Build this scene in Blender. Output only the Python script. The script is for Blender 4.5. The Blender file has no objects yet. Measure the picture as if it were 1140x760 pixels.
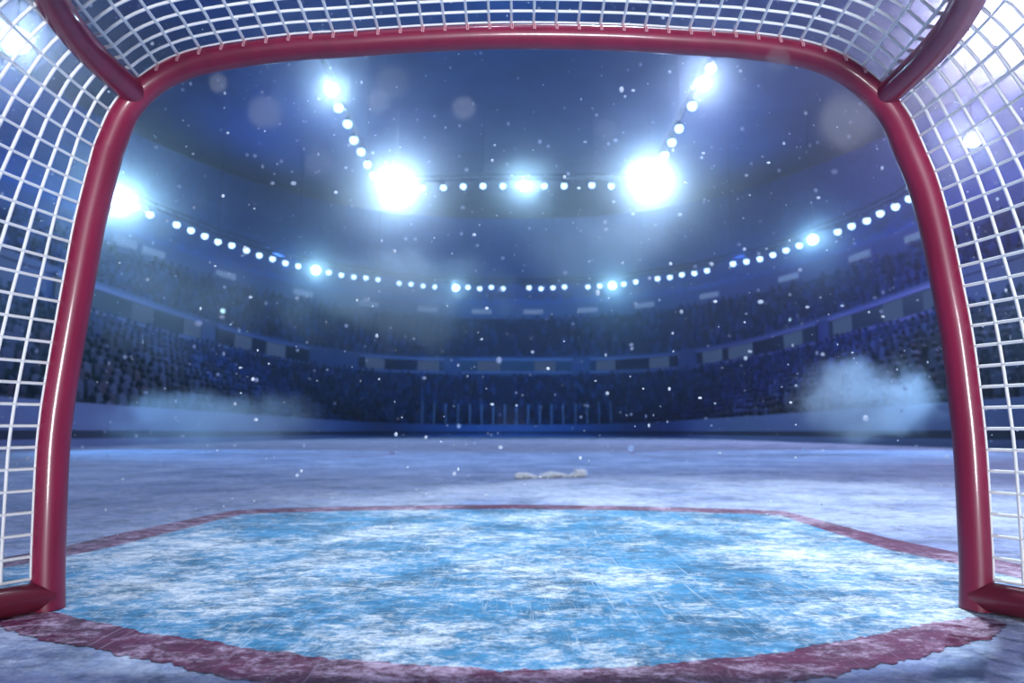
import bpy, math, random
from math import sin, cos, tan, pi, sqrt, radians
from mathutils import Vector as V, Matrix, noise as mnoise

random.seed(7)
scn = bpy.context.scene
col = scn.collection

# ------------------------------------------------------------------ camera
F = 760.0                       # focal length in pixels of the 1140 x 760 frame
PITCH = math.atan(101 / F)
H = 0.355                       # lens height above the ice, metres
D = 1.44                        # distance to the goal's mouth
cam_d = bpy.data.cameras.new('camera')
cam_d.sensor_width = 36
cam_d.lens = 24
cam_d.clip_start = 0.02
cam_d.clip_end = 400
cam_d.dof.use_dof = True
cam_d.dof.focus_distance = 1.45
cam_d.dof.aperture_fstop = 3.2
cam = bpy.data.objects.new('camera', cam_d)
col.objects.link(cam)
cam.location = (0, 0, H)
cam.rotation_euler = (pi / 2 + PITCH, 0, 0)
scn.camera = cam

CP, SP = cos(PITCH), sin(PITCH)


def ray(px, py):
    u = (px - 570) / F
    v = (380 - py) / F
    return V((u, CP - v * SP, SP + v * CP))


def at_y(px, py, Y):
    r = ray(px, py)
    return V((0, 0, H)) + r * (Y / r.y)


def at_z(px, py, z):
    r = ray(px, py)
    return V((0, 0, H)) + r * ((z - H) / r.z)


# ------------------------------------------------------------------ tagging and mesh helpers
def tag(o, label=None, cat=None, group=None, kind=None):
    if label: o['label'] = label
    if cat: o['category'] = cat
    if group: o['group'] = group
    if kind: o['kind'] = kind
    return o


def empty(name, loc=(0, 0, 0)):
    o = bpy.data.objects.new(name, None)
    o.empty_display_size = 0.1
    o.location = loc
    col.objects.link(o)
    return o


class MB:
    """collects polygons and links them as one mesh object"""
    def __init__(self):
        self.v, self.f, self.s = [], [], []

    def add(self, vs, fs, smooth=False):
        n = len(self.v)
        self.v += [tuple(p) for p in vs]
        self.f += [tuple(i + n for i in f) for f in fs]
        self.s += [smooth] * len(fs)

    def box(self, c, s, rot=None):
        c = V(c)
        vs = []
        for x in (-.5, .5):
            for y in (-.5, .5):
                for z in (-.5, .5):
                    p = V((x * s[0], y * s[1], z * s[2]))
                    if rot: p = rot @ p
                    vs.append(c + p)
        self.add(vs, [(0, 1, 3, 2), (4, 6, 7, 5), (0, 4, 5, 1), (2, 3, 7, 6), (0, 2, 6, 4), (1, 5, 7, 3)])

    def tube(self, pts, r, n=12, cap=True, closed=False):
        pts = [V(p) for p in pts]
        m = len(pts)
        rs = r if isinstance(r, (list, tuple)) else [r] * m
        up = None
        rings = []
        for i, p in enumerate(pts):
            if closed:
                t = pts[(i + 1) % m] - pts[i - 1]
            else:
                t = pts[min(i + 1, m - 1)] - pts[max(i - 1, 0)]
            if t.length < 1e-9: t = V((0, 0, 1))
            t.normalize()
            if up is None:
                up = V((0, 0, 1)) if abs(t.z) < .9 else V((1, 0, 0))
            a = (up - t * up.dot(t))
            if a.length < 1e-6: a = t.orthogonal()
            a.normalize()
            up = a
            b = t.cross(a)
            rings.append([p + (a * cos(2 * pi * k / n) + b * sin(2 * pi * k / n)) * rs[i] for k in range(n)])
        vs = [q for rg in rings for q in rg]
        fs = []
        for i in range(m if closed else m - 1):
            j = (i + 1) % m
            for k in range(n):
                k2 = (k + 1) % n
                fs.append((i * n + k, i * n + k2, j * n + k2, j * n + k))
        self.add(vs, fs, True)
        if cap and not closed:
            self.add(rings[0], [tuple(range(n))[::-1]])
            self.add(rings[-1], [tuple(range(n))])

    def ball(self, c, r, seg=8, rings=6, sq=(1, 1, 1)):
        c = V(c)
        vs = [c + V((0, 0, r * sq[2]))]
        for i in range(1, rings):
            th = pi * i / rings
            for k in range(seg):
                ph = 2 * pi * k / seg
                vs.append(c + V((r * sq[0] * sin(th) * cos(ph), r * sq[1] * sin(th) * sin(ph), r * sq[2] * cos(th))))
        vs.append(c - V((0, 0, r * sq[2])))
        fs = []
        for k in range(seg):
            fs.append((0, 1 + k, 1 + (k + 1) % seg))
        for i in range(rings - 2):
            for k in range(seg):
                a = 1 + i * seg + k
                b = 1 + i * seg + (k + 1) % seg
                fs.append((a, a + seg, b + seg, b))
        L = len(vs) - 1
        base = 1 + (rings - 2) * seg
        for k in range(seg):
            fs.append((base + k, L, base + (k + 1) % seg))
        self.add(vs, fs, True)

    def lathe(self, prof, n=20, mat=None):
        """prof: list of (radius, z); turned about z, then moved by mat"""
        vs, fs = [], []
        for r, z in prof:
            for k in range(n):
                p = V((r * cos(2 * pi * k / n), r * sin(2 * pi * k / n), z))
                vs.append(mat @ p if mat else p)
        for i in range(len(prof) - 1):
            for k in range(n):
                k2 = (k + 1) % n
                fs.append((i * n + k, i * n + k2, (i + 1) * n + k2, (i + 1) * n + k))
        self.add(vs, fs, True)

    def build(self, name, mat, parent=None, origin=None):
        me = bpy.data.meshes.new(name)
        o_ = V(origin) if origin is not None else V((0, 0, 0))
        me.from_pydata([tuple(V(p) - o_) for p in self.v] if origin is not None else self.v, [], self.f)
        me.polygons.foreach_set('use_smooth', self.s)
        me.update()
        if mat: me.materials.append(mat)
        o = bpy.data.objects.new(name, me)
        if parent is not None:
            o.parent = parent
            off = V(parent.location)
            if parent.parent is not None: off = off + V(parent.parent.location)
            o.location = o_ - off
        else:
            o.location = o_
        col.objects.link(o)
        return o


def spline(pts, per=8):
    """Catmull-Rom through the points"""
    pts = [V(p) for p in pts]
    out = []
    for i in range(len(pts) - 1):
        p0 = pts[i - 1] if i > 0 else pts[0] * 2 - pts[1]
        p1, p2 = pts[i], pts[i + 1]
        p3 = pts[i + 2] if i + 2 < len(pts) else pts[-1] * 2 - pts[-2]
        for k in range(per):
            t = k / per
            out.append(0.5 * ((2 * p1) + (p2 - p0) * t + (2 * p0 - 5 * p1 + 4 * p2 - p3) * t * t + (3 * p1 - p0 - 3 * p2 + p3) * t ** 3))
    out.append(pts[-1])
    return out


def resample(pts, step=None, n=None):
    L = [0]
    for a, b in zip(pts, pts[1:]):
        L.append(L[-1] + (b - a).length)
    if n is None: n = max(2, round(L[-1] / step) + 1)
    out, j = [], 0
    for i in range(n):
        s = L[-1] * i / (n - 1)
        while j < len(pts) - 2 and L[j + 1] < s: j += 1
        d = L[j + 1] - L[j]
        out.append(pts[j].lerp(pts[j + 1], (s - L[j]) / d if d > 1e-9 else 0))
    return out


# ------------------------------------------------------------------ materials
def new_mat(name):
    m = bpy.data.materials.new(name)
    m.use_nodes = True
    m.node_tree.nodes.clear()
    return m, m.node_tree.nodes, m.node_tree.links


def simple(name, color, rough=.5, metal=0, spec=.5, coat=0, noise=0, nscale=20, stretch=(1, 1, 1), bump=0):
    m, N, L = new_mat(name)
    out = N.new('ShaderNodeOutputMaterial')
    b = N.new('ShaderNodeBsdfPrincipled')
    b.inputs['Base Color'].default_value = (*color, 1)
    b.inputs['Roughness'].default_value = rough
    b.inputs['Metallic'].default_value = metal
    b.inputs['Specular IOR Level'].default_value = spec
    b.inputs['Coat Weight'].default_value = coat
    b.inputs['Coat Roughness'].default_value = .12
    L.new(b.outputs[0], out.inputs[0])
    if noise or bump:
        tc = N.new('ShaderNodeTexCoord')
        mp = N.new('ShaderNodeMapping')
        mp.inputs['Scale'].default_value = stretch
        nz = N.new('ShaderNodeTexNoise')
        nz.inputs['Scale'].default_value = nscale
        nz.inputs['Detail'].default_value = 5
        L.new(tc.outputs['Object'], mp.inputs[0])
        L.new(mp.outputs[0], nz.inputs['Vector'])
        if noise:
            mx = N.new('ShaderNodeMix')
            mx.data_type = 'RGBA'
            mx.inputs[6].default_value = (*[c * (1 - noise) for c in color], 1)
            mx.inputs[7].default_value = (*[min(1, c * (1 + noise)) for c in color], 1)
            L.new(nz.outputs['Fac'], mx.inputs[0])
            L.new(mx.outputs[2], b.inputs['Base Color'])
        if bump:
            bp = N.new('ShaderNodeBump')
            bp.inputs['Strength'].default_value = bump
            bp.inputs['Distance'].default_value = .01
            L.new(nz.outputs['Fac'], bp.inputs['Height'])
            L.new(bp.outputs[0], b.inputs['Normal'])
    return m


def glow(name, color, strength):
    m, N, L = new_mat(name)
    out = N.new('ShaderNodeOutputMaterial')
    e = N.new('ShaderNodeEmission')
    e.inputs[0].default_value = (*color, 1)
    e.inputs[1].default_value = strength
    L.new(e.outputs[0], out.inputs[0])
    m.cycles.emission_sampling = 'NONE'
    return m


def ice_mat(name, paint, frost, thr=.5, soft=.14, wear=1.0):
    """painted ice seen through frost, skate scratches and snow dust; world-sized noise"""
    m, N, L = new_mat(name)
    out = N.new('ShaderNodeOutputMaterial')
    b = N.new('ShaderNodeBsdfPrincipled')
    L.new(b.outputs[0], out.inputs[0])
    geo = N.new('ShaderNodeNewGeometry')

    def mapping(scale, rz=0):
        mp = N.new('ShaderNodeMapping')
        mp.inputs['Scale'].default_value = scale
        mp.inputs['Rotation'].default_value = (0, 0, rz)
        L.new(geo.outputs['Position'], mp.inputs[0])
        return mp

    def noise(scale, det, mp, rough=.6, dist=0):
        n = N.new('ShaderNodeTexNoise')
        n.inputs['Scale'].default_value = scale
        n.inputs['Detail'].default_value = det
        n.inputs['Roughness'].default_value = rough
        n.inputs['Distortion'].default_value = dist
        L.new(mp.outputs[0], n.inputs['Vector'])
        return n.outputs['Fac']

    def math_(op, a, b_=None):
        n = N.new('ShaderNodeMath')
        n.operation = op
        for i, x in enumerate((a, b_)):
            if x is None: continue
            if isinstance(x, (int, float)): n.inputs[i].default_value = x
            else: L.new(x, n.inputs[i])
        return n.outputs[0]

    def ramp(x, lo, hi):
        n = N.new('ShaderNodeMapRange')
        n.inputs[1].default_value = lo
        n.inputs[2].default_value = hi
        n.interpolation_type = 'SMOOTHSTEP'
        L.new(x, n.inputs[0])
        return n.outputs[0]

    big = noise(1.6, 4, mapping((1, 1, 1)), .6, .4)
    mid = noise(17, 8, mapping((.75, 1.1, 1), .12), .76, .5)
    fine = noise(70, 8, mapping((.7, 1.0, 1), -.1), .9, .3)
    f = math_('ADD', math_('MULTIPLY', big, .34), math_('ADD', math_('MULTIPLY', mid, .38), math_('MULTIPLY', fine, .38)))
    fr = ramp(f, thr - soft, thr + soft)
    # skate scratches: thin bright and dark lines in several directions
    sc = None
    for rz, s in ((.25, 1.0), (-.5, .8), (1.1, .6), (1.9, .9), (2.6, .7)):
        a = noise(3.2 * s, 2, mapping((14, .35, 1), rz), .5, .25)
        line = ramp(math_('ABSOLUTE', math_('SUBTRACT', a, .5)), .012, .0)
        brk = ramp(noise(1.7, 2, mapping((1, 1, 1), rz)), .5, .62)
        line = math_('MULTIPLY', line, brk)
        sc = line if sc is None else math_('MAXIMUM', sc, line)
    fac = math_('MINIMUM', math_('MAXIMUM', math_('MULTIPLY', fr, wear), math_('MULTIPLY', sc, .40)), 1.0)
    mx = N.new('ShaderNodeMix')
    mx.data_type = 'RGBA'
    tone = N.new('ShaderNodeMix')
    tone.data_type = 'RGBA'
    tone.inputs[6].default_value = (*[c * .45 for c in paint], 1)
    tone.inputs[7].default_value = (*[min(1, c * 1.3) for c in paint], 1)
    grit = math_('ADD', math_('MULTIPLY', noise(26, 7, mapping((.8, 1, 1), .2), .8), .55), math_('MULTIPLY', noise(5, 4, mapping((1, 1, 1), .9), .6), .45))
    L.new(ramp(grit, .38, .60), tone.inputs[0])
    L.new(tone.outputs[2], mx.inputs[6])
    mx.inputs[7].default_value = (*frost, 1)
    L.new(fac, mx.inputs[0])
    L.new(mx.outputs[2], b.inputs['Base Color'])
    rr = N.new('ShaderNodeMapRange')
    rr.inputs[3].default_value = .55
    rr.inputs[4].default_value = .9
    L.new(fac, rr.inputs[0])
    L.new(rr.outputs[0], b.inputs['Roughness'])
    b.inputs['Specular IOR Level'].default_value = .12
    bp = N.new('ShaderNodeBump')
    bp.inputs['Strength'].default_value = .5
    bp.inputs['Distance'].default_value = .004
    L.new(math_('ADD', f, math_('MULTIPLY', sc, -.3)), bp.inputs['Height'])
    L.new(bp.outputs[0], b.inputs['Normal'])
    return m


def smoke_mat(name, dens, color, scale, thr, g=.7, seed=0, base=.0, inner=.25, det=5, flat=0):
    m, N, L = new_mat(name)
    out = N.new('ShaderNodeOutputMaterial')
    vs = N.new('ShaderNodeVolumeScatter')
    vs.inputs['Color'].default_value = (*color, 1)
    vs.inputs['Anisotropy'].default_value = g
    L.new(vs.outputs[0], out.inputs['Volume'])
    tc = N.new('ShaderNodeTexCoord')
    geo = N.new('ShaderNodeNewGeometry')
    ln = N.new('ShaderNodeVectorMath'); ln.operation = 'LENGTH'
    L.new(tc.outputs['Object'], ln.inputs[0])
    mp = N.new('ShaderNodeMapping')
    mp.inputs['Location'].default_value = (seed * 3.7, seed * 1.3, seed * 2.1)
    L.new(geo.outputs['Position'], mp.inputs[0])
    nz = N.new('ShaderNodeTexNoise')
    nz.inputs['Scale'].default_value = scale
    nz.inputs['Detail'].default_value = det
    nz.inputs['Roughness'].default_value = .58
    nz.inputs['Distortion'].default_value = .5
    L.new(mp.outputs[0], nz.inputs['Vector'])
    # radius eroded by the noise: billows with crisp tops
    sub = N.new('ShaderNodeMath'); sub.operation = 'MULTIPLY_ADD'
    L.new(nz.outputs['Fac'], sub.inputs[0])
    sub.inputs[1].default_value = -1.5
    L.new(ln.outputs['Value'], sub.inputs[2])
    mr = N.new('ShaderNodeMapRange')
    mr.interpolation_type = 'SMOOTHSTEP'
    mr.inputs[1].default_value = thr
    mr.inputs[2].default_value = thr - inner
    mr.inputs[3].default_value = 0
    mr.inputs[4].default_value = 1
    L.new(sub.outputs[0], mr.inputs[0])
    edge = N.new('ShaderNodeMapRange')
    edge.interpolation_type = 'SMOOTHSTEP'
    edge.inputs[1].default_value = 1.0
    edge.inputs[2].default_value = .55
    L.new(ln.outputs['Value'], edge.inputs[0])
    mu = N.new('ShaderNodeMath'); mu.operation = 'MULTIPLY'
    L.new(mr.outputs[0], mu.inputs[0]); L.new(edge.outputs[0], mu.inputs[1])
    mu2 = N.new('ShaderNodeMath'); mu2.operation = 'MULTIPLY'
    L.new(mu.outputs[0], mu2.inputs[0]); mu2.inputs[1].default_value = dens
    L.new(mu2.outputs[0], vs.inputs['Density'])
    return m


M = {}
M['ice'] = ice_mat('rink_ice', (.18, .235, .42), (.62, .67, .80), thr=.555, soft=.09)
M['crease'] = ice_mat('crease_paint', (.045, .235, .43), (.88, .92, .96), thr=.58, soft=.065)
M['redline'] = ice_mat('red_line_paint', (.105, .006, .042), (.64, .48, .62), thr=.575, soft=.06)
M['farline'] = ice_mat('far_line_paint', (.25, .12, .25), (.45, .45, .62), thr=.60, soft=.2)
M['red'] = simple('red_enamel', (.23, .012, .05), rough=.42, spec=.4, coat=.4, noise=.35, nscale=6, stretch=(4, 4, 1), bump=.04)
M['reddark'] = simple('deep_red_enamel', (.16, .012, .032), rough=.4, spec=.5, coat=.3, noise=.4, nscale=9)  # base bars, a darker red than the posts
M['net'] = simple('white_cord', (.93, .94, .95), rough=.7, noise=.06, nscale=300)
M['board'] = simple('rink_board_plastic', (.17, .23, .42), rough=.4, noise=.12, nscale=.6)
M['stripe'] = simple('dark_kick_strip', (.012, .018, .05), rough=.5, noise=.2, nscale=2)
M['steel'] = simple('dull_steel', (.35, .38, .45), rough=.4, metal=.7, noise=.1)
M['black'] = simple('black_steel', (.02, .022, .03), rough=.55, metal=.3, noise=.2)
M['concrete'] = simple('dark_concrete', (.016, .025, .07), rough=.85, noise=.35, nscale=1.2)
M['fascia'] = simple('fascia_panel', (.10, .11, .20), rough=.6, noise=.2, nscale=.8)
M['rail'] = simple('fascia_rail', (.30, .25, .36), rough=.5, noise=.15)
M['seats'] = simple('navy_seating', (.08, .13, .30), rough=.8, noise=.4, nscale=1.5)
M['roof'] = simple('roof_deck', (.12, .13, .19), rough=.9, noise=.3, nscale=.5)
M['led_dark'] = simple('unlit_display', (.012, .016, .05), rough=.3, noise=.2)
M['led_lit'] = glow('lit_display', (.22, .40, 1), .17)
M['sign'] = glow('lit_box_sign', (.28, .46, 1), .40)
M['lamp'] = glow('lamp_globe', (.42, .66, 1.0), 4.2)
M['flood'] = glow('floodlight_lens', (.30, .56, 1.0), 9.0)
M['small'] = glow('tier_lamp', (.5, .85, 1.0), 2.0)
M['snow'] = simple('snow', (.93, .97, 1.0), rough=.8, noise=.02)
def flake_mat():
    m, N, L = new_mat('snowflake')
    out = N.new('ShaderNodeOutputMaterial')
    a = N.new('ShaderNodeBsdfTranslucent'); a.inputs[0].default_value = (.92, .95, 1, 1)
    b = N.new('ShaderNodeBsdfDiffuse'); b.inputs[0].default_value = (.92, .95, 1, 1)
    mx = N.new('ShaderNodeMixShader'); mx.inputs[0].default_value = .5
    L.new(a.outputs[0], mx.inputs[1]); L.new(b.outputs[0], mx.inputs[2]); L.new(mx.outputs[0], out.inputs[0])
    return m
M['flake'] = flake_mat()
def crowd_mat():
    m, N, L = new_mat('crowd_clothes')
    out = N.new('ShaderNodeOutputMaterial')
    b = N.new('ShaderNodeBsdfPrincipled')
    geo = N.new('ShaderNodeNewGeometry')
    cr = N.new('ShaderNodeValToRGB')
    cr.color_ramp.interpolation = 'CONSTANT'
    for i, (p, c) in enumerate(((0, (.01, .017, .06)), (.3, (.022, .035, .11)), (.5, (.05, .07, .17)), (.68, (.01, .012, .04)), (.82, (.05, .075, .16)), (.92, (.035, .02, .06)))):
        e = cr.color_ramp.elements[i] if i < 2 else cr.color_ramp.elements.new(p)
        e.position = p
        e.color = (*c, 1)
    L.new(geo.outputs['Random Per Island'], cr.inputs[0])
    L.new(cr.outputs[0], b.inputs['Base Color'])
    b.inputs['Roughness'].default_value = .9
    L.new(b.outputs[0], out.inputs[0])
    return m
M['crowd'] = crowd_mat()
def glass_mat():
    m, N, L = new_mat('plexiglass')
    out = N.new('ShaderNodeOutputMaterial')
    t = N.new('ShaderNodeBsdfTransparent')
    t.inputs[0].default_value = (.93, .96, .98, 1)
    g = N.new('ShaderNodeBsdfGlossy')
    g.inputs['Roughness'].default_value = .2
    mx = N.new('ShaderNodeMixShader')
    mx.inputs[0].default_value = .012
    L.new(t.outputs[0], mx.inputs[1]); L.new(g.outputs[0], mx.inputs[2]); L.new(mx.outputs[0], out.inputs[0])
    return m
M['glass'] = glass_mat()

# ------------------------------------------------------------------ plan curves of the arena
class Loop:
    def __init__(s, a, b, n, yc):
        s.a, s.b, s.n, s.yc = a, b, n, yc

    def p(s, ph, z=0):
        sx, cy = sin(ph), cos(ph)
        k = 2 / s.n
        return V((s.a * math.copysign(abs(sx) ** k, sx), s.yc + s.b * math.copysign(abs(cy) ** k, cy), z))

    def inside(s, x, y):
        return abs(x / s.a) ** s.n + abs((y - s.yc) / s.b) ** s.n < 1

    def hit(s, px, py):
        """where the sight line in plan meets the loop, as the angle of that point"""
        r = ray(px, py)
        lo, hi = 0.0, 200.0
        for _ in range(60):
            mid = (lo + hi) / 2
            if s.inside(r.x * mid, r.y * mid): lo = mid
            else: hi = mid
        x, y = r.x * lo, r.y * lo
        e = s.n / 2
        q = (abs(x / s.a) ** e, abs((y - s.yc) / s.b) ** e)
        return math.atan2(math.copysign(q[0], x), math.copysign(q[1], y - s.yc))

    def pts(s, z, n=200, a=-pi, b=pi):
        return [s.p(a + (b - a) * i / n, z) for i in range(n + 1)]


BOARD = Loop(10.6, 36, 3.0, 29)
MID = Loop(20.7, 42.5, 3.4, 25)
UP = Loop(27.0, 44.5, 2.3, 25)
OUT = Loop(37.0, 55, 2.4, 25)


def grow(lp, d):
    return Loop(lp.a + d, lp.b + d, lp.n, lp.yc)


def band(mb, lp, z0, z1, a=-pi, b=pi, n=220, th=.15):
    """upright curved band with thickness"""
    o = grow(lp, th)
    vs, fs = [], []
    for i in range(n + 1):
        ph = a + (b - a) * i / n
        vs += [lp.p(ph, z0), lp.p(ph, z1), o.p(ph, z1), o.p(ph, z0)]
    for i in range(n):
        k = i * 4
        for j in range(4):
            j2 = (j + 1) % 4
            fs.append((k + j, k + j2, k + 4 + j2, k + 4 + j))
    if b - a < 2 * pi - 1e-6:
        fs += [(0, 1, 2, 3), (n * 4 + 3, n * 4 + 2, n * 4 + 1, n * 4)]
    mb.add(vs, fs)


def stand(mb, l0, z0, l1, z1, rows, n=160):
    vs, fs = [], []
    prof = []
    for r in range(rows):
        t0, t1 = r / rows, (r + 1) / rows
        zz = z0 + (z1 - z0) * t0
        zz2 = z0 + (z1 - z0) * t1
        prof += [(t0, zz), (t1, zz), (t1, zz2)]
    m = len(prof)
    for i in range(n):
        ph = -pi + 2 * pi * i / n
        for t, z in prof:
            p = l0.p(ph).lerp(l1.p(ph), t)
            vs.append((p.x, p.y, z))
    for i in range(n):
        i2 = (i + 1) % n
        for j in range(m - 1):
            fs.append((i * m + j, i2 * m + j, i2 * m + j + 1, i * m + j + 1))
    mb.add(vs, fs)


# ------------------------------------------------------------------ the setting
# ice sheet
mb = MB()
n = 160
ring = [BOARD.p(-pi + 2 * pi * i / n, 0) for i in range(n)]
mb.add(ring, [tuple(range(n))[::-1]])
floor = tag(mb.build('floor', M['ice']), 'frosted blue-white rink ice scored by skates', kind='structure')


def flat_strip(name, mat, outer, inner, z, label=None, kind='structure'):
    mb = MB()
    m = len(outer)
    mb.add([V((p.x, p.y, z)) for p in outer] + [V((p.x, p.y, z)) for p in inner],
           [(i, i + 1, m + i + 1, m + i) for i in range(m - 1)])
    o = mb.build(name, mat, floor)
    if label: o['label'] = label
    o['kind'] = kind
    return o


def ragged(pts, amp, seed, n=420):
    """the same edge, worn: small offsets at three sizes"""
    out = []
    for p in resample(pts, n=n):
        d = 0
        for f, a in ((7, .8), (26, .7), (90, .7)):
            d += mnoise.noise(V((p.x * f, p.y * f, seed))) * a
        out.append(p + V((0, d * amp, 0)))
    return out


def ground(pts):
    return [at_z(x, y, 0) for x, y in pts]


far_out = [(-60, 635), (0, 622), (68, 609), (133, 594), (197, 581), (240, 572), (262, 568), (300, 566.2), (380, 564), (480, 562.3), (580, 561.8), (680, 563), (760, 565), (830, 567), (873, 569), (890, 573), (927, 583), (993, 600), (1070, 616), (1140, 629), (1200, 640)]
far_in = [(-60, 646), (0, 633), (68, 620.5), (133, 607), (200, 590), (245, 578), (270, 572.5), (305, 571), (380, 568.8), (480, 567), (580, 566.6), (680, 567.7), (760, 569.8), (828, 571.8), (868, 573.5), (885, 579), (927, 593), (993, 613), (1067, 628), (1140, 645), (1200, 659)]
fo, fi = ground(far_out), ground(far_in)
near_in = [(-8, 690), (22, 680), (63, 684), (113, 694), (177, 707), (267, 720), (330, 729), (398, 735), (496, 743), (595, 746), (693, 743), (791, 734), (860, 727), (960, 709), (1060, 691), (1095, 687), (1122, 695)]
near_out = [(-8, 692), (16, 703), (60, 714), (105, 724), (167, 737), (253, 754), (330, 765), (400, 773), (500, 780), (600, 782), (700, 779), (800, 771), (880, 760), (960, 745), (1043, 727), (1100, 711), (1122, 697)]
ni, no_ = ragged(spline(ground(near_in), 6), .013, 1), ragged(spline(ground(near_out), 6), .016, 2)
fo, fi = ragged(fo, .014, 3), ragged(fi, .014, 4)
# blue crease
mb = MB()
poly = [V((p.x, p.y, .0008)) for p in fi[1:-1:3]]
left = at_z(-60, 672, 0)
right = at_z(1200, 684, 0)
poly2 = [V((p.x, p.y, .0008)) for p in reversed(ni[::3])]
vs = poly + [V((right.x, right.y, .0008))] + poly2 + [V((left.x, left.y, .0008))]
import bmesh
bm = bmesh.new()
bvs = [bm.verts.new(p) for p in vs]
f_ = bm.faces.new(bvs)
f_.normal_update()
if f_.normal.z < 0: f_.normal_flip()
bmesh.ops.triangulate(bm, faces=bm.faces[:])
me = bpy.data.meshes.new('goal_crease')
bm.to_mesh(me); bm.free()
me.materials.append(M['crease'])
crease = bpy.data.objects.new('goal_crease', me)
crease.parent = floor
crease['label'] = 'light blue painted crease worn white with frost'
crease['kind'] = 'structure'
col.objects.link(crease)
flat_strip('crease_outline', M['redline'], fo, fi, .0012, 'thin red line along the far side of the blue crease')
flat_strip('crease_arc', M['redline'], ni, no_, .0012, 'broad frosted red arc on the camera side of the blue crease')


def ring_line(name, cx, cy, r, w, label):
    a = [V((cx + (r - w / 2) * cos(2 * pi * i / 90), cy + (r - w / 2) * sin(2 * pi * i / 90), 0)) for i in range(91)]
    b = [V((cx + (r + w / 2) * cos(2 * pi * i / 90), cy + (r + w / 2) * sin(2 * pi * i / 90), 0)) for i in range(91)]
    return flat_strip(name, M['farline'], b, a, .0012, label)


ring_line('faceoff_circle', -6.2, 11.3, 4.2, .09, 'faint red face-off ring on the ice beyond the left post')
ring_line('faceoff_circle', 6.2, 11.3, 4.2, .09, 'faint red face-off ring on the ice beyond the right post')

# boards
mb = MB(); band(mb, BOARD, 0, .20); band(mb, BOARD, .40, 1.07)
boards = tag(mb.build('wall_boards', M['board']), 'pale rink boards curving round the ice', kind='structure')
mb = MB(); band(mb, grow(BOARD, .01), .20, .40)
s_ = mb.build('dark_strip', M['stripe'], boards); s_['kind'] = 'structure'; s_['label'] = 'dark strip along the rink boards'

# stands
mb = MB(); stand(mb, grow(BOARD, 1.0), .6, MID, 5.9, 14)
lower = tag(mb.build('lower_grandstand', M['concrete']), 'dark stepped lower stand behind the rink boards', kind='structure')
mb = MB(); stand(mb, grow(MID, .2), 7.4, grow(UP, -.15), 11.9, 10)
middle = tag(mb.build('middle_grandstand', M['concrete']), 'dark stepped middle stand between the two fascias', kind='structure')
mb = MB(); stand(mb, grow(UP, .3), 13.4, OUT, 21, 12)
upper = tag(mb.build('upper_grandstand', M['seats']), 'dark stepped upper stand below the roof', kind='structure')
mb = MB(); band(mb, MID, 5.9, 6.25); band(mb, MID, 7.45, 7.8)
band(mb, grow(MID, .06), 6.25, 7.45)
fas = tag(mb.build('trim_1', M['fascia']), 'curved balcony fascia of the middle stand', kind='structure')
mb = MB(); band(mb, UP, 11.9, 13.4)
fas2 = tag(mb.build('trim_2', M['fascia']), 'curved balcony fascia of the upper stand', kind='structure')
mb = MB(); band(mb, grow(OUT, .05), 20.5, 26.2)
tag(mb.build('wall_bowl', M['seats']), 'dark upper wall round the arena bowl', kind='structure')
mb = MB()
cr = [OUT.p(-pi + 2 * pi * i / 100, 26) for i in range(100)]
cr = [V((p.x * 1.02, 25 + (p.y - 25) * 1.02, 26)) for p in cr]
mb.add(cr, [tuple(range(100))])
ceil = tag(mb.build('ceiling', M['roof']), 'dark arena roof', kind='structure')

# ------------------------------------------------------------------ fascia displays
EPS = .04
def seg_band(name, lp, z0, z1, pa, pb, ymid, mat, parent, th=.06, label=None):
    a, b = lp.hit(pa, ymid), lp.hit(pb, ymid)
    if isinstance(ymid, tuple): pass
    mb = MB()
    band(mb, lp, z0, z1, min(a, b), max(a, b), 10, th)
    o = mb.build(name, mat, parent)
    if label: o['label'] = label
    return o


# (start, end, picture row, [bright spans]) of each ribbon board on the middle fascia
ribbons = [
    (60, 226, 350, [(60, 78), (147, 171), (206, 224)], 'dim ribbon display on the left side stand, next to the red post'),
    (241, 345, 386, [(261, 280), (297, 318)], 'dim ribbon display on the left of the bowl, second from the red post'),
    (400, 495, 406, [(407, 428), (465, 488)], 'dim ribbon display on the far stand, left of its middle one'),
    (513, 637, 409, [(532, 557), (595, 618)], 'dim ribbon display in the middle of the far stand'),
    (657, 754, 406, [(664, 685), (723, 745)], 'dim ribbon display on the far stand, right of its middle one'),
    (775, 910, 392, [(782, 804), (811, 838), (873, 894)], 'dim ribbon display on the right of the bowl, second from the red post'),
    (922, 1052, 360, [(927, 948), (984, 1006), (1030, 1048)], 'dim ribbon display on the right side stand, next to the red post'),
]
lpf = grow(MID, -.10)
for a, b, y, spans, lab in ribbons:
    r = empty('ribbon_display', lpf.p((lpf.hit(a, y) + lpf.hit(b, y)) / 2, 6.2))
    tag(r, lab, 'display', 'ribbon displays on the middle balcony')
    scr = seg_band('screen', lpf, 6.3, 7.4, a, b, y, M['led_dark'], r, .10)
    fr = grow(lpf, -.05)
    mb = MB()
    A, B = fr.hit(a, y), fr.hit(b, y)
    band(mb, fr, 6.12, 6.32, A, B, 12, .14)
    band(mb, fr, 7.38, 7.58, A, B, 12, .14)
    mb.build('frame', M['rail'], r)
    for s0, s1 in spans:
        seg_band('lit_panel', grow(lpf, -.03), 6.36, 7.34, s0, s1, y, M['led_lit'], scr, .06)

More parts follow.
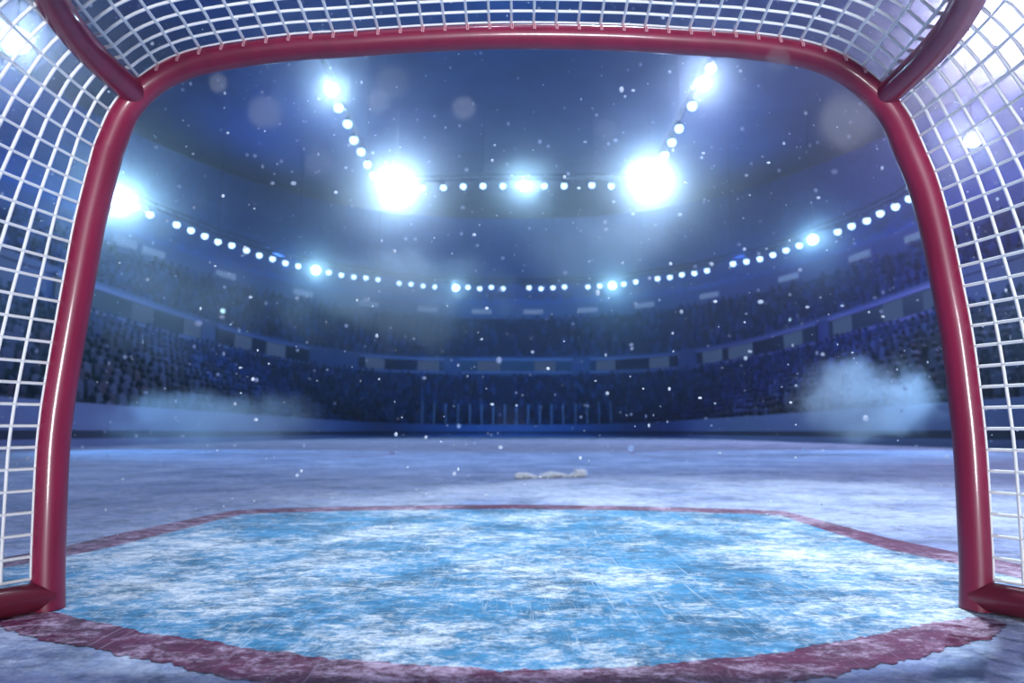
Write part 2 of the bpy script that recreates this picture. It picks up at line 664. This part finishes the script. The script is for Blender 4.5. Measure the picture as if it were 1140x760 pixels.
signs = [(140, 270), (172, 284), (252, 309), (338, 330), (411, 341), (476, 346), (536, 348), (594, 348), (654, 346.5), (717, 342), (789, 331), (877, 313.5), (956, 290), (1020, 268)]
lps = grow(UP, -.16)
names = ['first', 'second', 'third', 'fourth', 'fifth', 'sixth', 'seventh', 'eighth', 'ninth', 'tenth', 'eleventh', 'twelfth', 'thirteenth', 'fourteenth', 'fifteenth', 'sixteenth', 'seventeenth', 'eighteenth', 'nineteenth', 'twentieth']
for i, (x, y) in enumerate(signs):
    ph = lps.hit(x, y)
    p = lps.p(ph, 12.6)
    r = empty('light_box', p)
    tag(r, 'pale oblong light box on the upper balcony, %s from the left red post' % names[i], 'light', 'light boxes on the upper balcony')
    w = 2.15 / 27
    d = 1.0 / max(12, (lps.p(ph + .02) - lps.p(ph - .02)).length / .04)
    mb = MB(); band(mb, lps, 12.42, 12.86, ph - d, ph + d, 6, .10); mb.build('lit_face', M['sign'], r)
    d2 = d * 1.05
    mb = MB(); band(mb, grow(lps, .06), 12.36, 12.92, ph - d2, ph + d2, 6, .12); mb.build('housing', M['rail'], r)

# ------------------------------------------------------------------ crowd
mb = MB()
def person(p, face):
    s = random.uniform(.9, 1.1)
    q = V((p.x, p.y, p.z))
    # torso wedge and head
    w, d_, h = .24 * s, .15 * s, .62 * s
    c, sn = cos(face), sin(face)
    def R(x, y, z): return (q.x + x * c - y * sn, q.y + x * sn + y * c, q.z + z)
    vs = [R(-w * .8, -d_, .0), R(w * .8, -d_, .0), R(w * .8, d_, .0), R(-w * .8, d_, .0),
          R(-w, -d_ * .8, h * .8), R(w, -d_ * .8, h * .8), R(w, d_ * .8, h * .8), R(-w, d_ * .8, h * .8),
          R(-w * .35, -d_ * .5, h), R(w * .35, -d_ * .5, h), R(w * .35, d_ * .5, h), R(-w * .35, d_ * .5, h)]
    mb.add(vs, [(0, 1, 5, 4), (1, 2, 6, 5), (2, 3, 7, 6), (3, 0, 4, 7), (4, 5, 9, 8), (5, 6, 10, 9), (6, 7, 11, 10), (7, 4, 8, 11)])
    mb.ball(R(0, 0, h + .12 * s), .12 * s, 6, 4)


for l0, z0, l1, z1, rows, spacing in ((grow(BOARD, 1.0), .6, MID, 5.9, 14, .62), (grow(MID, .2), 7.4, grow(UP, -.15), 11.9, 10, .75)):
    for r in range(rows):
        t = (r + .55) / rows
        z = z0 + (z1 - z0) * r / rows
        ph = -2.2
        while ph < 2.2:
            p = l0.p(ph).lerp(l1.p(ph), t)
            p2 = l0.p(ph + .004).lerp(l1.p(ph + .004), t)
            ds = (p2 - p).length / .004
            ph += spacing / max(ds, 6)
            k = abs((ph * 9) % 1 - .5)
            if p.y < 9 or k > .46 or random.random() < .22: continue
            person(V((p.x, p.y, z)), math.atan2(p2.y - p.y, p2.x - p.x))
tag(mb.build('crowd', M['crowd']), 'dark seated crowd filling the stands round the rink', 'crowd', kind='stuff')

# ------------------------------------------------------------------ glass barrier on the far boards
gl = empty('glass_barrier', BOARD.p(0, 1.07))
tag(gl, 'clear glass barrier with upright posts on top of the far rink boards', 'barrier')
gb = grow(BOARD, .05)
xs = [470, 483, 496, 510, 523, 536, 549, 562, 575, 588, 601, 614, 627, 641, 654, 667, 680]
for x in xs:
    ph = gb.hit(x, 470)
    p = gb.p(ph, 0)
    mb = MB(); mb.box((p.x, p.y, 1.07 + .95), (.10, .07, 1.9)); mb.build('post', M['steel'], gl)
for x0, x1 in zip(xs, xs[1:]):
    a, b = gb.hit(x0, 470), gb.hit(x1, 470)
    mb = MB(); band(mb, gb, 1.075, 2.9, a + .0006, b - .0006, 2, .02); mb.build('pane', M['glass'], gl)

# ------------------------------------------------------------------ lamps
ZR, ZT = 15.0, 19.6
ringlamps = [(151, 230), (167, 238.6), (196.7, 250), (212.6, 256.4), (228, 262.7), (242.7, 269), (258, 273), (274.4, 278.5), (288.8, 284), (303.4, 288), (317.8, 292.6), (332, 296), (366, 303), (380, 306), (394, 308), (407.4, 309), (421, 311), (444.4, 315), (457.6, 316), (471, 318), (484, 319), (521, 319.5), (534, 321), (547, 319.5), (560, 321), (589, 320), (602.4, 321), (615.6, 320), (628.5, 319), (654.5, 319), (667.7, 318), (694.4, 316), (707.6, 313.5), (732, 310), (745.7, 308.5), (759, 305.5), (773, 304), (787, 301), (816, 293.5), (831, 291), (846, 288), (860.4, 283.5), (875, 278.5), (890, 273), (932.5, 258), (948, 251.5), (965, 245.5), (980, 237.5), (997, 230), (1012.5, 221)]
ringbig = [(132, 222), (351.7, 300.5), (507.5, 320), (681.6, 317.5), (905, 266.6)]
leftrow = [(377, 120), (387, 138), (394, 156), (402, 169), (409, 183), (416, 195)]
backrow = [(470.5, 209), (493.5, 209), (515.6, 207.5), (537.7, 207), (560, 207), (606, 207), (628, 207), (659, 206), (680.6, 207), (702.5, 206.5)]
rightrow = [(740, 172.6), (748, 158.5), (756, 143), (770.5, 118), (791.5, 76)]

allr = sorted([at_z(x, y, ZR) for x, y in ringlamps + ringbig], key=lambda p: p.x)
# carrier pipes
def carrier(name, label, pts, z, hang):
    e = empty(name, (pts[len(pts) // 2].x, pts[len(pts) // 2].y, z))
    tag(e, label, 'lighting pipe')
    top = [V((p.x, p.y, z + .95)) for p in pts]
    bot = [V((p.x, p.y, z + .55)) for p in pts]
    mb = MB(); mb.tube(top, .06, 6); mb.build('upper_chord', M['black'], e)
    mb = MB(); mb.tube(bot, .06, 6); mb.build('lower_chord', M['black'], e)
    mb = MB()
    rt, rb = resample(top, .8), resample(bot, .8)
    for i in range(len(rt) - 1):
        mb.tube([rb[i], rt[i + 1]] if i % 2 else [rt[i], rb[i + 1]], .025, 5)
    mb.build('lattice', M['black'], e)
    for p in pts[::hang]:
        mb = MB(); mb.tube([V((p.x, p.y, z + .95)), V((p.x, p.y, 25.99))], .02, 5); mb.build('hanger_rod', M['black'], e)
    return e


carrier('lighting_truss', 'dark curved truss carrying the long curved row of lamps above the stands', allr, ZR, 6)
rect = [at_z(*leftrow[0], ZT)]
tl = [at_z(358, 79, ZT), at_z(369, 100, ZT)] + [at_z(x, y, ZT) for x, y in leftrow] + [at_z(441.5, 208, ZT)]
tb = [at_z(441.5, 208, ZT)] + [at_z(x, y, ZT) for x, y in backrow] + [at_z(724, 206, ZT)]
tb.sort(key=lambda p: p.x)
tr = [at_z(724, 206, ZT)] + [at_z(x, y, ZT) for x, y in rightrow] + [at_z(795, 68, ZT)]
carrier('lighting_truss', 'dark straight roof truss carrying the slanting lamp row left of the far row', tl, ZT, 3)
carrier('lighting_truss', 'dark straight roof truss carrying the level far row of lamps', tb, ZT, 4)
carrier('lighting_truss', 'dark straight roof truss carrying the slanting lamp row right of the far row', tr, ZT, 3)


def make_globe():
    e = empty('globe_lamp')
    mb = MB(); mb.ball((0, 0, 0), .235, 14, 10); mb.build('globe', M['lamp'], e)
    mb = MB(); mb.lathe([(.0, .36), (.08, .36), (.18, .28), (.25, .13), (.24, .11), (.16, .22), (0, .25)], 14); mb.build('cap', M['black'], e)
    mb = MB(); mb.tube([(0, 0, .33), (0, 0, .56)], .03, 6); mb.build('stem', M['black'], e)
    return e


proto = make_globe()
used = [False]
def place(src, loc, flag, rz=0, scale=1):
    if not flag[0]:
        flag[0] = True
        o = src
    else:
        o = src.copy(); col.objects.link(o)
        for ch in src.children:
            c = ch.copy(); col.objects.link(c); c.parent = o
            for g in ch.children:
                d = g.copy(); col.objects.link(d); d.parent = c
    o.location = loc
    o.rotation_euler.z = rz
    if scale != 1: o.scale = (scale,) * 3
    return o


def ordinal(i):
    base = names + ['twenty-' + k for k in names[:9]] + ['thirtieth'] + ['thirty-' + k for k in names[:9]] + ['fortieth'] + ['forty-' + k for k in names[:9]] + ['fiftieth'] + ['fifty-' + k for k in names[:9]]
    return base[i]


for i, (x, y) in enumerate(sorted(ringlamps)):
    o = place(proto, at_z(x, y, ZR), used)
    tag(o, 'small round white lamp, %s in the long curved row counted from the left red post' % ordinal(i), 'lamp', 'small lamps in the curved row')
for row, lab, grp in ((leftrow, 'small round white lamp, %s down the slanting row left of the far row', 'small lamps in the left slanting row'),
                      (backrow, 'small round white lamp, %s from the left in the level far row', 'small lamps in the level far row'),
                      (list(reversed(rightrow)), 'small round white lamp, %s down the slanting row right of the far row', 'small lamps in the right slanting row')):
    for i, (x, y) in enumerate(row):
        o = place(proto, at_z(x, y, ZT), used, 0, 1.12 if grp != 'small lamps in the level far row' else 1)
        tag(o, lab % names[i], 'lamp', grp)


def make_flood():
    """dished floodlight on a yoke, facing -y and a little down"""
    e = empty('floodlight')
    rot = Matrix.Rotation(radians(108), 4, 'X')
    mb = MB(); mb.lathe([(0, -.5), (.18, -.5), (.24, -.38), (.30, -.30), (.46, -.16), (.56, .0), (.58, .04), (.53, .05), (.53, .02)], 24, rot); hs = mb.build('housing', M['black'], e)
    mb = MB(); mb.lathe([(.54, .01), (.45, .07), (.28, .12), (.12, .14), (0.0, .145)], 24, rot); mb.build('lens', M['flood'], hs)
    mb = MB()
    mb.tube([(-.60, 0, 0), (-.62, 0, .35), (-.45, 0, .50), (.45, 0, .50), (.62, 0, .35), (.60, 0, 0)], .035, 8)
    mb.tube([(0, 0, .50), (0, 0, .62)], .05, 8)
    mb.build('yoke', M['black'], e)
    return e


KF = .17
fproto = make_flood()
fused = [False]
# (pixel, height, size, label, power kW, colour)
floods = [
    ((441.5, 208), ZT, 1.15, 'glaring white floodlight at the left end of the level far lamp row', 52, (.46, .70, 1)),
    ((724, 202), ZT, 1.15, 'glaring white floodlight at the right end of the level far lamp row', 52, (.46, .70, 1)),
    ((583.5, 207), ZT, .7, 'bright white floodlight in the middle of the level far lamp row', 12, (.40, .70, 1)),
    ((369, 100), ZT, .7, 'bright white floodlight at the near end of the left slanting lamp row', 9, (.44, .70, 1)),
    ((783.5, 93), ZT, .75, 'bright white floodlight at the near end of the right slanting lamp row', 10, (.46, .62, 1)),
    ((132, 222), ZR, 1.1, 'glaring white floodlight beside the left red post at the start of the curved lamp row', 26, (.38, .70, 1)),
    ((351.7, 300.5), ZR, .75, 'bright white floodlight on the curved lamp row, below the left slanting row', 6, (.34, .72, 1)),
    ((507.5, 320), ZR, .6, 'bright white floodlight on the far curved lamp row, left of its middle', 3, (.34, .72, 1)),
    ((681.6, 317.5), ZR, .7, 'bright white floodlight on the far curved lamp row, right of its middle', 6, (.30, .70, 1)),
    ((905, 266.6), ZR, .7, 'bright white floodlight on the curved lamp row near the right red post', 6, (.30, .62, 1)),
    ((17, 45), ZT, 1.2, 'glaring white floodlight seen through the netting left of the left post', 18, (.46, .62, 1)),
    ((1118, 14), ZT, 2.6, 'huge blinding floodlight seen through the upper right corner of the netting', 120, (.62, .60, 1)),
    ((1083, 156), ZT, .9, 'white floodlight seen through the netting right of the right post', 10, (.52, .56, 1)),
]
for (px, z, sc, lab, kw, c) in floods:
    p = at_z(*px, z)
    o = place(fproto, p, fused, math.atan2(p.x, -p.y + 2 * p.y) * -1, sc)
    tag(o, lab, 'floodlight')
    l = bpy.data.lights.new('flood_light', 'SPOT')
    l.spot_size = radians(96)
    l.spot_blend = .5
    l.energy = kw * 1000 * KF
    l.color = c
    l.shadow_soft_size = .3
    lo = bpy.data.objects.new('flood_light', l)
    dirn = V((0, 0, H)) - p
    dirn.normalize()
    lo.location = p + dirn * (sc * .75 + .2)
    lo.rotation_euler = (V((0, 8, -2)) - p).to_track_quat('-Z', 'Y').to_euler()
    col.objects.link(lo)
# hangers for the floods that stand off the trusses
for i, (px, z, sc) in enumerate(((( 17, 45), ZT, 1.2), ((1118, 14), ZT, 2.6), ((1083, 156), ZT, .9))):
    p = at_z(*px, z)
    mb = MB(); mb.tube([p + V((0, 0, .6 * sc)), V((p.x, p.y, 25.99))], .06, 8)
    lab = ['dark drop pole holding the floodlight left of the left post', 'dark drop pole holding the huge floodlight at the upper right', 'dark drop pole holding the floodlight right of the right post'][i]
    tag(mb.build('drop_pole', M['black'], origin=(p.x, p.y, 25.99)), lab, 'pole')

# small teal lamps at the head of the stand stairs
for (x, y), lab in (((248, 346), 'tiny pale teal lamp on the middle stand above the second ribbon display'),
                    ((423, 369), 'tiny pale teal lamp on the far middle stand left of its centre'),
                    ((593, 376), 'tiny pale teal lamp on the far middle stand near its centre'),
                    ((881, 356), 'tiny pale teal lamp on the middle stand right of the far stand'),
                    ((990, 377), 'tiny pale teal lamp on the lower stand beside the right red post')):
    lp = grow(MID, 1.2) if y < 377 else grow(MID, -.6)
    ph = lp.hit(x, y)
    q = lp.p(ph)
    r = ray(x, y)
    z = H + r.z * (q.y / r.y)
    base = 7.4 + .45 if y < 377 else z - 1.0
    e = empty('stair_lamp', (q.x, q.y, base))
    tag(e, lab, 'lamp', 'stair lamps in the stands')
    mb = MB(); mb.ball((q.x, q.y, z), .16, 10, 8); mb.build('globe', M['small'], e)
    mb = MB(); mb.tube([(q.x, q.y, base - .6), (q.x, q.y, z - .14)], .035, 6); mb.build('pole', M['black'], e)

# ------------------------------------------------------------------ the goal
goal = empty('hockey_goal', (0, D, 0))
tag(goal, 'red-framed ice hockey goal with white netting, seen from inside', 'hockey goal')
lp_px = [(53.5, 678), (53.5, 640), (54.5, 600), (58.5, 508), (63, 462), (67.5, 431), (72.5, 401), (83, 341), (91, 297), (99, 254), (108.5, 214), (121, 166)]
cb_px = [(121, 166), (141, 122), (170, 93), (207, 74.5), (254, 63.5), (325, 54), (380, 50.5), (480, 44), (570, 41), (681, 42.7), (760, 47), (827, 51.5), (890, 60.5), (935, 76), (970, 101), (995, 130), (1011.5, 166)]
rp_px = [(1087, 678), (1087, 640), (1085.5, 600), (1080, 501), (1073, 434), (1065, 374), (1055, 321), (1041, 254), (1027.5, 205), (1011.5, 166)]
RP = .0305
lpost = spline([at_y(x, y, D) for x, y in lp_px], 6)
rpost = spline([at_y(x, y, D) for x, y in rp_px], 6)
lpost[0].z = rpost[0].z = 0.0
cbar = spline([at_y(x, y, D) for x, y in cb_px], 6)
nc = len(cbar)
crad = [RP + (.0265 - RP) * min(1, min(i, nc - 1 - i) / 14) for i in range(nc)]
mb = MB(); mb.tube(lpost, RP, 28); mb.build('post', M['red'], goal)
mb = MB(); mb.tube(rpost, RP, 28); mb.build('post', M['red'], goal)
mb = MB(); mb.tube(cbar, crad, 28); mb.build('crossbar', M['red'], goal)

# upright line of one side, used by netting: post then the lower part of the bend
def side_line(post, bend):
    return post[:-1] + bend


lcorner = at_y(152, 106, D)
rcorner = at_y(984, 108, D)
lside = resample(side_line(lpost, [p for p in cbar if p.x < lcorner.x]), n=120)
rside = resample(side_line(rpost, [p for p in reversed(cbar) if p.x > rcorner.x]), n=120)
BASEZ = .033
def bar_path(c, sgn):
    """roof bar: from the corner back over the camera and in to the middle"""
    q = [(0, 0), (.178, .0045), (.32, .032), (.44, .085), (.53, .18), (.58, .34), (.60, .84)]
    return spline([V((c.x - sgn * i * 1.0, c.y - b, c.z)) for b, i in q], 6)


def base_path(c, sgn):
    q = [(0, 0), (.20, .125), (.45, .27), (.80, .38), (1.3, .36), (1.75, .15), (1.95, -.2), (2.0, -.90)]
    return spline([V((c.x + sgn * i, c.y - b, BASEZ - .004)) for b, i in q], 6)


for sgn, c, post in ((-1, lcorner, lpost), (1, rcorner, rpost)):
    c = V((c.x, D, c.z))
    mb = MB(); mb.tube(bar_path(c, sgn), .0275, 22); mb.build('roof_bar', M['red'], goal)
    mb = MB(); mb.tube(base_path(V((post[0].x, D, 0)), sgn), .029, 22); mb.build('base_bar', M['reddark'], goal)
# netting -----------------------------------------------------------------
R_ = .0034
def flare(z):
    """sideways run of the side netting per metre backwards, by height"""
    pts = [(0, .62), (.15, .60), (.35, .55), (.62, .42), (.83, .24), (1.0, .08), (1.12, -.03), (1.3, -.05)]
    for (a, fa), (b, fb) in zip(pts, pts[1:]):
        if z <= b: return fa + (fb - fa) * max(0, (z - a) / (b - a))
    return pts[-1][1]


def side_net(line, sgn, name):
    mb = MB()
    hem = []
    for i, p in enumerate(line):
        hem.append(V((p.x + sgn * .017, p.y - .026, p.z)))
    # keep the part above the base bar
    hem = [p for p in hem if p.z > .062]
    rows = resample(hem, .0425)
    def S(p, t):
        k = flare(p.z)
        bow = .30 * t * t * (1 - min(1, p.z / 1.1)) * .5 + .25 * t * t * min(1, p.z / 1.1)
        return V((p.x + sgn * (k * t - bow), p.y - t, p.z - .012 * t * (1 - p.z)))
    step, T = .0445, .62
    nt = int(T / step) + 1
    for p in rows:
        mb.tube([S(p, t * T / 24) for t in range(25)], R_, 6)
    for j in range(nt):
        t = j * step
        mb.tube([S(p, t) for p in resample(hem, n=60)], R_ * (.75 if j == 0 else 1), 6)
    # short ties from the top row up to the roof bar
    top = rows[-1]
    for j in range(1, nt):
        a = S(top, j * step)
        mb.tube([a, a + V((-sgn * .016, 0, .016))], R_ * 1.25, 6)
    return mb.build('side_netting', M['net'], goal)


side_net(lside, -1, 'side_netting')
side_net(rside, 1, 'side_netting')

# roof netting
mb = MB()
line = [p for p in cbar if lcorner.x + .012 < p.x < rcorner.x - .012]
hem = [V((p.x, p.y - .022, p.z + .0215)) for p in line]
colsN = 35
cols = resample(hem, n=colsN)
def SR(p, t):
    w = abs(p.x) / .86
    inw = .012 + 0.30 * t * t
    return V((p.x - math.copysign(1, p.x) * min(1, w) * (inw * min(1, t * 10)), p.y - t, p.z))
for p in cols:
    mb.tube([SR(p, t * .5 / 20) for t in range(21)], R_, 6)
for j in range(13):
    t = j * .041
    mb.tube([SR(p, t) for p in resample(hem, n=70)], R_ * (.75 if j == 0 else 1), 6)
mr = mb
mb = MB()
path = []
for p, q in zip(cols[1:-1], cols[2:]):
    # one cord: over the crossbar's face at each column and back up to the hem
    c = V((p.x, D, p.z - .0215))
    rr = .0285
    down = [c + V((.0, -rr * cos(a), rr * sin(a))) for a in [radians(x) for x in (60, 40, 20, 5)]]
    path += [p] + down + [x + V((.004, 0, 0)) for x in reversed(down)] + [p + V((.006, 0, 0))]
mb.tube(path, .0016, 5)
mb.build('netting_lace', simple('red_lacing', (.72, .34, .40), rough=.6, noise=.1), goal)
mb = mr
for sgn, e in ((1, cols[0]), (-1, cols[-1])):
    for j in range(1, 12):
        a = SR(e, j * .041)
        mb.tube([a, a + V((-sgn * .02, 0, -.004))], R_ * 1.25, 6)
mb.build('roof_netting', M['net'], goal)

# ------------------------------------------------------------------ loose snow
mb = MB()
for i in range(700):
    a = random.random()
    p0 = at_z(574, 532.5, 0); p1 = at_z(650, 530, 0)
    p = p0.lerp(p1, a) + V((0, random.gauss(0, .035), 0))
    amp = .35 + .65 * abs(sin(a * 7 + 1)) * (1 if a < .9 else 1.6)
    r = random.uniform(.006, .018) * amp
    mb.ball((p.x, p.y, r * .5 + random.random() * .028 * amp), r, 6, 4, (1.5, 1, .8))
tag(mb.build('ice_shavings', M['snow']), 'low white ridge of ice shavings on the ice beyond the crease', 'snow', kind='stuff')

mb = MB()
for i in range(2000):
    px, py = random.uniform(-80, 1220), random.uniform(-60, 600)
    Y = 1.55 + 9 * random.random() ** 1.6
    p = at_y(px, py, Y)
    if p.z < .03: continue
    r = .0021 * Y * random.choice((.3, .4, .5, .6, .8, 1.4)) * (1.3 if random.random() < .06 else .75)
    mb.ball(p, r, 6, 4, (random.uniform(.7, 1.5), 1, random.uniform(.7, 1.4)))
# flakes drifting close to the lens
for px, py, z, r in ((940, 138, .088, .0012), (295, 126, .135, .0010), (421, 113, .19, .0011), (516, 121, .185, .0011), (355, 182, .165, .0008), (243, 93, .22, .0010), (437, 92, .135, .0008), (866, 66, .18, .0008), (675, 145, .2, .0008)):
    mb.ball(at_y(px, py, z), r, 8, 6)
tag(mb.build('falling_snow', M['flake']), 'fine white snow drifting through the air in the arena', 'snow', kind='stuff')

# ------------------------------------------------------------------ smoke
def puff(name, px, py, Y, sx, sy, sz, mat, label):
    p = at_y(px, py, Y)
    mb = MB(); mb.ball((0, 0, 0), 1, 24, 16)
    o = mb.build(name, mat)
    o.location = p
    o.scale = (sx, sy, sz)
    tag(o, label, 'smoke', kind='stuff')
    return o


SM = (1.0, 1.0, 1.0)
puff('smoke', 962, 448, 12, 1.9, 1.0, 1.05, smoke_mat('smoke_a', .75, SM, 1.5, .0, seed=1, inner=.4, det=8), 'billowing pale smoke cloud in front of the boards by the right post')
puff('smoke', 235, 468, 12, 2.6, 1.2, .80, smoke_mat('smoke_b', .42, SM, 1.2, .04, seed=4, inner=.5, det=8), 'soft pale smoke bank in front of the boards by the left post')
puff('smoke', 440, 330, 42, 11, 4, 6.5, smoke_mat('smoke_c', .13, SM, .20, -.10, seed=2, inner=.45), 'thin wispy haze hanging before the far stand')

puff('smoke', 215, 345, 30, 8, 3.5, 4.5, smoke_mat('smoke_d', .06, SM, .26, -.06, seed=9, inner=.45), 'thin blue wisps of smoke before the left side stand')
puff('smoke', 660, 285, 40, 8, 3.5, 4.5, smoke_mat('smoke_e', .05, SM, .26, -.06, seed=6, inner=.45), 'thin blue wisps of smoke below the right end of the level lamp row')

# ------------------------------------------------------------------ light
KS = .42
def spot(name, loc, aim, energy, color, angle, blend=.7, size=.5):
    l = bpy.data.lights.new(name, 'SPOT')
    l.energy = energy
    l.color = color
    l.spot_size = radians(angle)
    l.spot_blend = blend
    l.shadow_soft_size = size
    o = bpy.data.objects.new(name, l)
    o.location = loc
    o.rotation_euler = (V(aim) - V(loc)).to_track_quat('-Z', 'Y').to_euler()
    col.objects.link(o)
    return o


spot('roof_spot', (3.5, 9, 24), (1.4, 2.7, 0), 84000 * KS, (.74, .90, 1), 15, 1.0)
spot('rink_spot', (-1, -3, 24), (-.6, 5.8, 0), 11000 * KS, (.60, .70, 1), 40, 1.0)
spot('net_fill', (.5, -4.2, .5), (0, 1.4, .95), 3700 * KS, (.92, .94, 1), 36, .6, .6)  # added fill from behind the camera to whiten the netting, no fixture
spot('smoke_fill', (17, 18, 5.0), (6.2, 12, .8), 17000, (.22, .52, 1), 24, 1.0, .1)  # added out-of-view light to brighten the right smoke cloud
spot('smoke_fill', (-17, 18, 5.0), (-5.4, 12, .6), 15000, (.18, .46, 1), 26, 1.0, .1)  # same added light for the left smoke bank

KB = 2.4
NAVY = (.045, .19, 1)
for x, y, e in ((-23, 28, 1), (23, 28, .9), (-20, 58, 1.2), (20, 58, 1.0)):
    spot('roof_fill', (x, y, 14.2), (x * .7, y - 3, 26), 4600 * KB * e, NAVY, 150, 1.0, .4)  # added blue fill without fixtures, turns the roof navy
for aim, e, c in (((-25, 44, 12), 1.9, (.05, .27, 1)), ((0, 72, 14), 2.3, (.05, .30, 1)), ((25, 44, 12), 1.9, (.10, .16, 1))):
    spot('stand_fill', (aim[0] * -.25, 22, 23.5), aim, 16000 * KB * e, c, 66, 1.0, .4)  # added blue fill aimed at the stands, no lamps modelled

# haze filling the arena
w = bpy.data.worlds.new('arena_air')
scn.world = w
w.use_nodes = True
N, L = w.node_tree.nodes, w.node_tree.links
N.clear()
out = N.new('ShaderNodeOutputWorld')
bg = N.new('ShaderNodeBackground')
bg.inputs[0].default_value = (.02, .04, .12, 1)
bg.inputs[1].default_value = .0
# two kinds of droplets: coarse mist that throws light forwards, fine haze that spreads it
mist = N.new('ShaderNodeVolumeScatter')
mist.inputs['Color'].default_value = (.9, .95, 1, 1)
mist.inputs['Density'].default_value = .0042
mist.inputs['Anisotropy'].default_value = .95
fine = N.new('ShaderNodeVolumeScatter')
fine.inputs['Color'].default_value = (.9, .95, 1, 1)
fine.inputs['Density'].default_value = .0004
fine.inputs['Anisotropy'].default_value = .72
both = N.new('ShaderNodeAddShader')
L.new(mist.outputs[0], both.inputs[0])
L.new(fine.outputs[0], both.inputs[1])
L.new(bg.outputs[0], out.inputs['Surface'])
L.new(both.outputs[0], out.inputs['Volume'])

# ------------------------------------------------------------------ render look
scn.view_settings.view_transform = 'Standard'
scn.view_settings.look = 'None'
scn.view_settings.gamma = 1
scn.view_settings.exposure = 0
scn.view_settings.use_curve_mapping = False
cy = scn.cycles
cy.use_denoising = True
cy.denoiser = 'OPENIMAGEDENOISE'
cy.max_bounces = 5
cy.diffuse_bounces = 2
cy.glossy_bounces = 2
cy.volume_bounces = 0
cy.transparent_max_bounces = 12
cy.volume_step_rate = 1.5
cy.volume_max_steps = 128
cy.sample_clamp_indirect = 8
cy.use_light_tree = True
